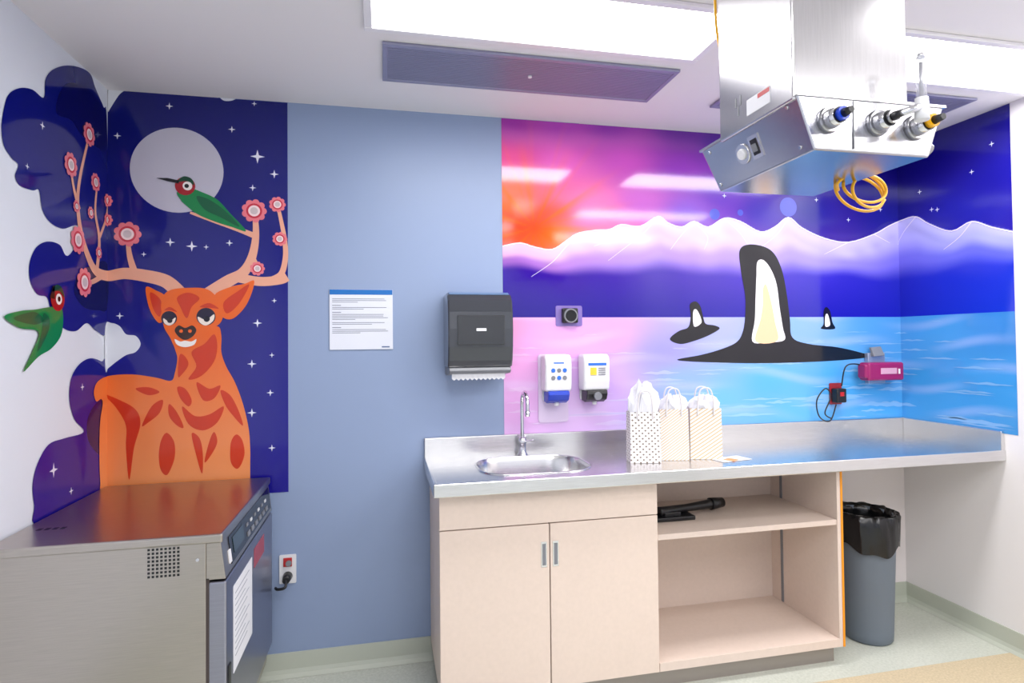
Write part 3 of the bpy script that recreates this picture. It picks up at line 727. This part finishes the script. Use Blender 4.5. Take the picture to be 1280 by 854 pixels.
cyl('dial_ring', (.885, -.03, 1.575), (.885, -.040, 1.575), .036, .034, M_grey, dc)
cyl('dial_face', (.885, -.040, 1.575), (.885, -.043, 1.575), .028, .026, M_gloss, dc)
def soap(name, xc, m_low, drip):
    e = E(name, (xc, -.06, 1.27)); w = .065
    if drip: plateXZ('wall_plate', xc, 1.225, .15, .33, .015, -.008, -.003, mat('plate_lilac', (216, 198, 226), .4), e)
    plateXZ('back_plate', xc, 1.275, .115, .22, .012, -.018, -.008, M_white, e)
    P = [(-.012, 1.388), (-.085, 1.388), (-.102, 1.375), (-.108, 1.34), (-.106, 1.26), (-.098, 1.215), (-.012, 1.215)]
    prismX('housing', P, xc-w, xc+w, M_white, e, bev=.012, seg=4)
    prismX('push_lever', [(-.02, 1.212), (-.104, 1.218), (-.108, 1.20), (-.095, 1.172), (-.06, 1.158), (-.02, 1.162)], xc-w*.8, xc+w*.8, m_low, e, bev=.006, seg=3)
    cyl('nozzle', (xc, -.06, 1.162), (xc, -.06, 1.145), .012, .010, M_white, e)
    return e
e1 = soap('soap_dispenser', .80, M_blue, True)
M_sb = mat('label_blue', (40, 110, 210), .4)
for i, (dx, dz) in enumerate(((-.028, 0), (0, 0), (.028, 0), (-.028, -.035), (0, -.035), (.028, -.035))):
    cyl('label_dot_%d' % (i+1), (.80+dx, -.107, 1.315+dz), (.80+dx, -.110, 1.315+dz), .010, .010, M_sb if i % 2 == 0 else M_grey, e1, 16)
box('label_bar', .775, .825, -.107, -.105, 1.345, 1.353, M_sb, e1)
e2 = soap('soap_dispenser', .99, M_black, False)
box('label_blue_band', .945, 1.035, -.110, -.106, 1.335, 1.347, M_sb, e2)
box('label_yellow', .955, .985, -.110, -.106, 1.29, 1.325, mat('label_yellow', (230, 200, 60), .5), e2)
boxes('label_text', [(.995, 1.03, -.110, -.1065, 1.32-i*.01, 1.324-i*.01) for i in range(4)], M_grey, e2)
cyl('lever_knob', (.99, -.105, 1.19), (.99, -.118, 1.19), .02, .018, M_grey, e2)
wo = E('power_outlet', (2.39, -.02, 1.17))
ox, oz = M((1043, 492))
plateXZ('cover_plate', ox, oz, .075, .115, .006, -.010, -.0065, mat('red_plate', (150, 30, 40), .4), wo)
box('charger_plug', ox-.03, ox+.03, -.055, -.010, oz-.045, oz+.03, M_black, wo, bev=.006)
box('plug_led', ox-.012, ox+.012, -.057, -.054, oz-.01, oz+.012, M_red, wo)
cd = [M((1040, 505)), M((1032, 525)), M((1018, 520)), M((1014, 500)), M((1024, 485)), M((1030, 495)), M((1022, 515)), M((1030, 522))]
tube('cord_loop', [(a, -.03-.004*i, b2) for i, (a, b2) in enumerate(cd)], .0035, M_black, wo, 8)
a, b2 = M((1045, 482)); a2, b3 = M((1070, 462))
tube('cord_to_device', [(a, -.04, b2), (a+.02, -.05, b3+.02), (a2-.03, -.05, b3+.03), (a2, -.05, b3)], .0035, M_black, wo, 8)
dv = E('magenta_wall_device', (2.62, -.05, 1.27))
M_mag = mat('magenta_plastic', (146, 26, 92), .3)
dx0, dz0 = M((1068, 475)); dx1, dz1 = M((1111, 452))
box('bracket', (dx0+dx1)/2-.05, (dx0+dx1)/2+.06, -.03, -.003, dz0-.02, dz1+.05, mat('bracket_steel', (170, 180, 200), .3, .6), dv, bev=.004)
box('body', dx0, dx1, -.10, -.03, dz0, dz1, M_mag, dv, bev=.012, seg=4)
box('grip_end', dx0-.015, dx0+.05, -.095, -.035, dz0+.012, dz1-.008, M_mag, dv, bev=.012, seg=4)
box('screen', dx0+.075, dx1-.05, -.1025, -.098, dz0+.035, dz1-.03, mat('device_screen', (205, 155, 178), .2), dv, bev=.001)
box('keys', dx1-.040, dx1-.030, -.103, -.098, dz0+.035, dz1-.035, M_white, dv)
mk('clip', [((dx0+dx1)/2-.03, -.05, dz1+.03), ((dx0+dx1)/2+.04, -.05, dz1+.035), ((dx0+dx1)/2+.03, -.035, dz1+.085), ((dx0+dx1)/2-.035, -.035, dz1+.08),
            ((dx0+dx1)/2-.03, -.03, dz1+.03), ((dx0+dx1)/2+.04, -.03, dz1+.035), ((dx0+dx1)/2+.03, -.02, dz1+.085), ((dx0+dx1)/2-.035, -.02, dz1+.08)], HF, M_grey, dv, bev=.003)
w2 = E('power_outlet', (-.41, 0, .45))
ox, oz = M((360, 711))
plateXZ('cover_plate', ox, oz, .07, .125, .005, -.006, -.001, M_white, w2)
box('red_receptacle', ox-.018, ox+.018, -.012, -.006, oz+.012, oz+.05, M_red, w2, bev=.002)
cyl('knob', (ox+.005, -.006, oz+.028), (ox+.005, -.02, oz+.028), .012, .012, M_grey, w2)
cyl('plug', (ox, -.006, oz-.03), (ox, -.06, oz-.03), .02, .015, M_black, w2)
tube('cord', [(ox, -.058, oz-.03), (ox, -.08, oz-.05), (ox-.03, -.07, oz-.06), (ox-.045, -.04, oz-.065)], .006, M_black, w2)

# ================================================================== GIFT BAGS
def bagmat(name, kind):
    m, N, L, b = new_mat(name)
    tc2 = N.new('ShaderNodeNewGeometry'); sp = N.new('ShaderNodeSeparateXYZ'); L.new(tc2.outputs['Position'], sp.inputs[0])
    su = N.new('ShaderNodeMath'); su.operation = 'ADD'; L.new(sp.outputs[0], su.inputs[0]); L.new(sp.outputs[1], su.inputs[1])
    cb = N.new('ShaderNodeCombineXYZ'); L.new(su.outputs[0], cb.inputs[0]); L.new(sp.outputs[2], cb.inputs[1])
    mx = N.new('ShaderNodeMixRGB'); mx.inputs[1].default_value = (*lin((226, 222, 223)), 1)
    mp = N.new('ShaderNodeMapping'); L.new(cb.outputs[0], mp.inputs[0]); mp.inputs['Rotation'].default_value[2] = math.radians(45)
    if kind == 0:
        v = N.new('ShaderNodeTexVoronoi'); v.voronoi_dimensions = '2D'; v.inputs['Scale'].default_value = 62; v.inputs['Randomness'].default_value = 0
        L.new(mp.outputs[0], v.inputs['Vector'])
        lt = N.new('ShaderNodeMath'); lt.operation = 'LESS_THAN'; lt.inputs[1].default_value = .22; L.new(v.outputs['Distance'], lt.inputs[0])
        mx.inputs[2].default_value = (*lin((110, 96, 82)), 1); L.new(lt.outputs[0], mx.inputs[0])
    else:
        w = N.new('ShaderNodeTexWave'); w.inputs['Scale'].default_value = 36 if kind == 1 else 28; w.wave_profile = 'SIN'
        w.bands_direction = 'X'
        L.new(mp.outputs[0], w.inputs['Vector'])
        lt = N.new('ShaderNodeMath'); lt.operation = 'GREATER_THAN'; lt.inputs[1].default_value = .76; L.new(w.outputs['Fac'], lt.inputs[0])
        mx.inputs[2].default_value = (*lin((200, 172, 124)), 1); L.new(lt.outputs[0], mx.inputs[0])
    L.new(mx.outputs[0], b.inputs['Base Color']); b.inputs['Roughness'].default_value = .6
    return m
M_tis = mat('tissue_paper', (222, 222, 230), .8)
M_hnd = mat('twisted_paper_handle', (214, 210, 212), .7)
def bag(x, y, w, d, h, kind, th, yaw, seed):
    e = E('gift_bag', (x, y, CT)); R = Matrix.Rotation(yaw, 3, 'Z')
    def T3(v): q = R@Vector(v); return (q.x+x, q.y+y, q.z+CT+.001)
    hw, hd = w/2, d/2
    lv = [(0, 1, 1), (h*.5, .99, .93), (h, .97, .86)]
    V, F = [], []
    for z, a, c in lv:
        V += [T3((-hw*a, -hd*c, z)), T3((0, -hd*c*1.01, z)), T3((hw*a, -hd*c, z)), T3((hw*a*.985, 0, z)), T3((hw*a, hd*c, z)), T3((0, hd*c, z)), T3((-hw*a, hd*c, z)), T3((-hw*a*.985, 0, z))]
    for j in range(2):
        for i in range(8): F.append((j*8+i, j*8+(i+1) % 8, (j+1)*8+(i+1) % 8, (j+1)*8+i))
    F.append(tuple(range(8)))
    o = mk('bag_body', V, F, bagmat('bag_print_%d' % kind, kind), e)
    md = o.modifiers.new('thick', 'SOLIDIFY'); md.thickness = .001
    rr = random.Random(seed); n = 48
    V, F = [], []
    prof = [(.9, h*.75), (.86, h+.0), (.92, h+th*.3), (.85, h+th*.55), (.62, h+th*.78), (.35, h+th*.85), (.08, h+th*.8)]
    for j, (k, z) in enumerate(prof):
        for i in range(n):
            t = 2*math.pi*i/n
            jj = 1+.13*math.sin(5*t+seed+j*.9)+.09*math.sin(9*t-j)+.05*rr.uniform(-1, 1)
            zz = z+(0 if j < 2 else th*(.16*math.sin(3*t+seed)+.12*math.sin(7*t+j)+.08*rr.uniform(-1, 1)))
            cx = max(-hw*.95, min(hw*.95, hw*k*1.15*math.cos(t))) if j < 2 else hw*k*jj*math.cos(t)
            cy = max(-hd*.8, min(hd*.8, hd*k*1.15*math.sin(t))) if j < 2 else hd*k*jj*math.sin(t)
            V.append(T3((cx, cy, zz)))
    for j in range(len(prof)-1):
        for i in range(n): F.append((j*n+i, j*n+(i+1) % n, (j+1)*n+(i+1) % n, (j+1)*n+i))
    F.append(tuple(range((len(prof)-1)*n, len(prof)*n)))
    mk('tissue', V, F, M_tis, e)
    for sgn, nm in ((-1, 'handle_front'), (1, 'handle_back')):
        yy = sgn*hd*1.0
        tube(nm, [T3((-hw*.5, yy, h-.03)), T3((-hw*.48, yy, h+.03)), T3((-hw*.28, yy, h+.085)), T3((hw*.28, yy, h+.085)), T3((hw*.48, yy, h+.03)), T3((hw*.5, yy, h-.03))], .0032, M_hnd, e, 8)
bag(1.108, -.35, .135, .075, .22, 0, .12, -.15, 1)
bag(1.258, -.33, .13, .07, .225, 1, .06, -.25, 2)
bag(1.405, -.345, .14, .075, .225, 2, .055, -.3, 3)
pc = E('paper_cards', (1.5, -.38, CT))
def card(nm, cx, cy, w, d, a, z, m):
    R = Matrix.Rotation(a, 3, 'Z'); V = []
    for sx in (-1, 1):
        for sy in (-1, 1):
            for zz in (z, z+.001):
                q = R@Vector((sx*w/2, sy*d/2, 0)); V.append((cx+q.x, cy+q.y, zz))
    mk(nm, V, BF, m, pc)
card('white_card', 1.50, -.40, .16, .09, .2, CT+.0012, M_paper); card('orange_card', 1.49, -.42, .05, .05, .5, CT+.0024, mat('card_orange', (238, 150, 90), .6))

# ================================================================== FLOOR MAT
M_mat = mat('tan_mat', (196, 180, 150), .75, noise=.12, nscale=120)
fm = E('tan_floor_mat', (2.3, -1.1, 0))
mk('mat_sheet', boxv(1.72, 2.79, -1.75, -.58, .0005, .007), BF, M_mat, fm, bev=.002)

# ================================================================== WORLD + CAMERA
w = bpy.data.worlds.new('World'); S.world = w; w.use_nodes = True
w.node_tree.nodes['Background'].inputs[0].default_value = (.9, .93, 1, 1)
w.node_tree.nodes['Background'].inputs[1].default_value = 0.3
S.view_settings.view_transform = 'Standard'
S.view_settings.look = 'None'
S.view_settings.exposure = 0.0
cam = bpy.data.cameras.new('camera'); co = bpy.data.objects.new('camera', cam); S.collection.objects.link(co)
cam.sensor_width = 36; cam.lens = 36*FPX/1280; cam.shift_y = -(427-CY)/1280; cam.clip_start = .02
Rm = Matrix((RT, UP, -fw)).transposed().to_4x4(); Rm.translation = EYE
co.matrix_world = Rm
S.camera = co
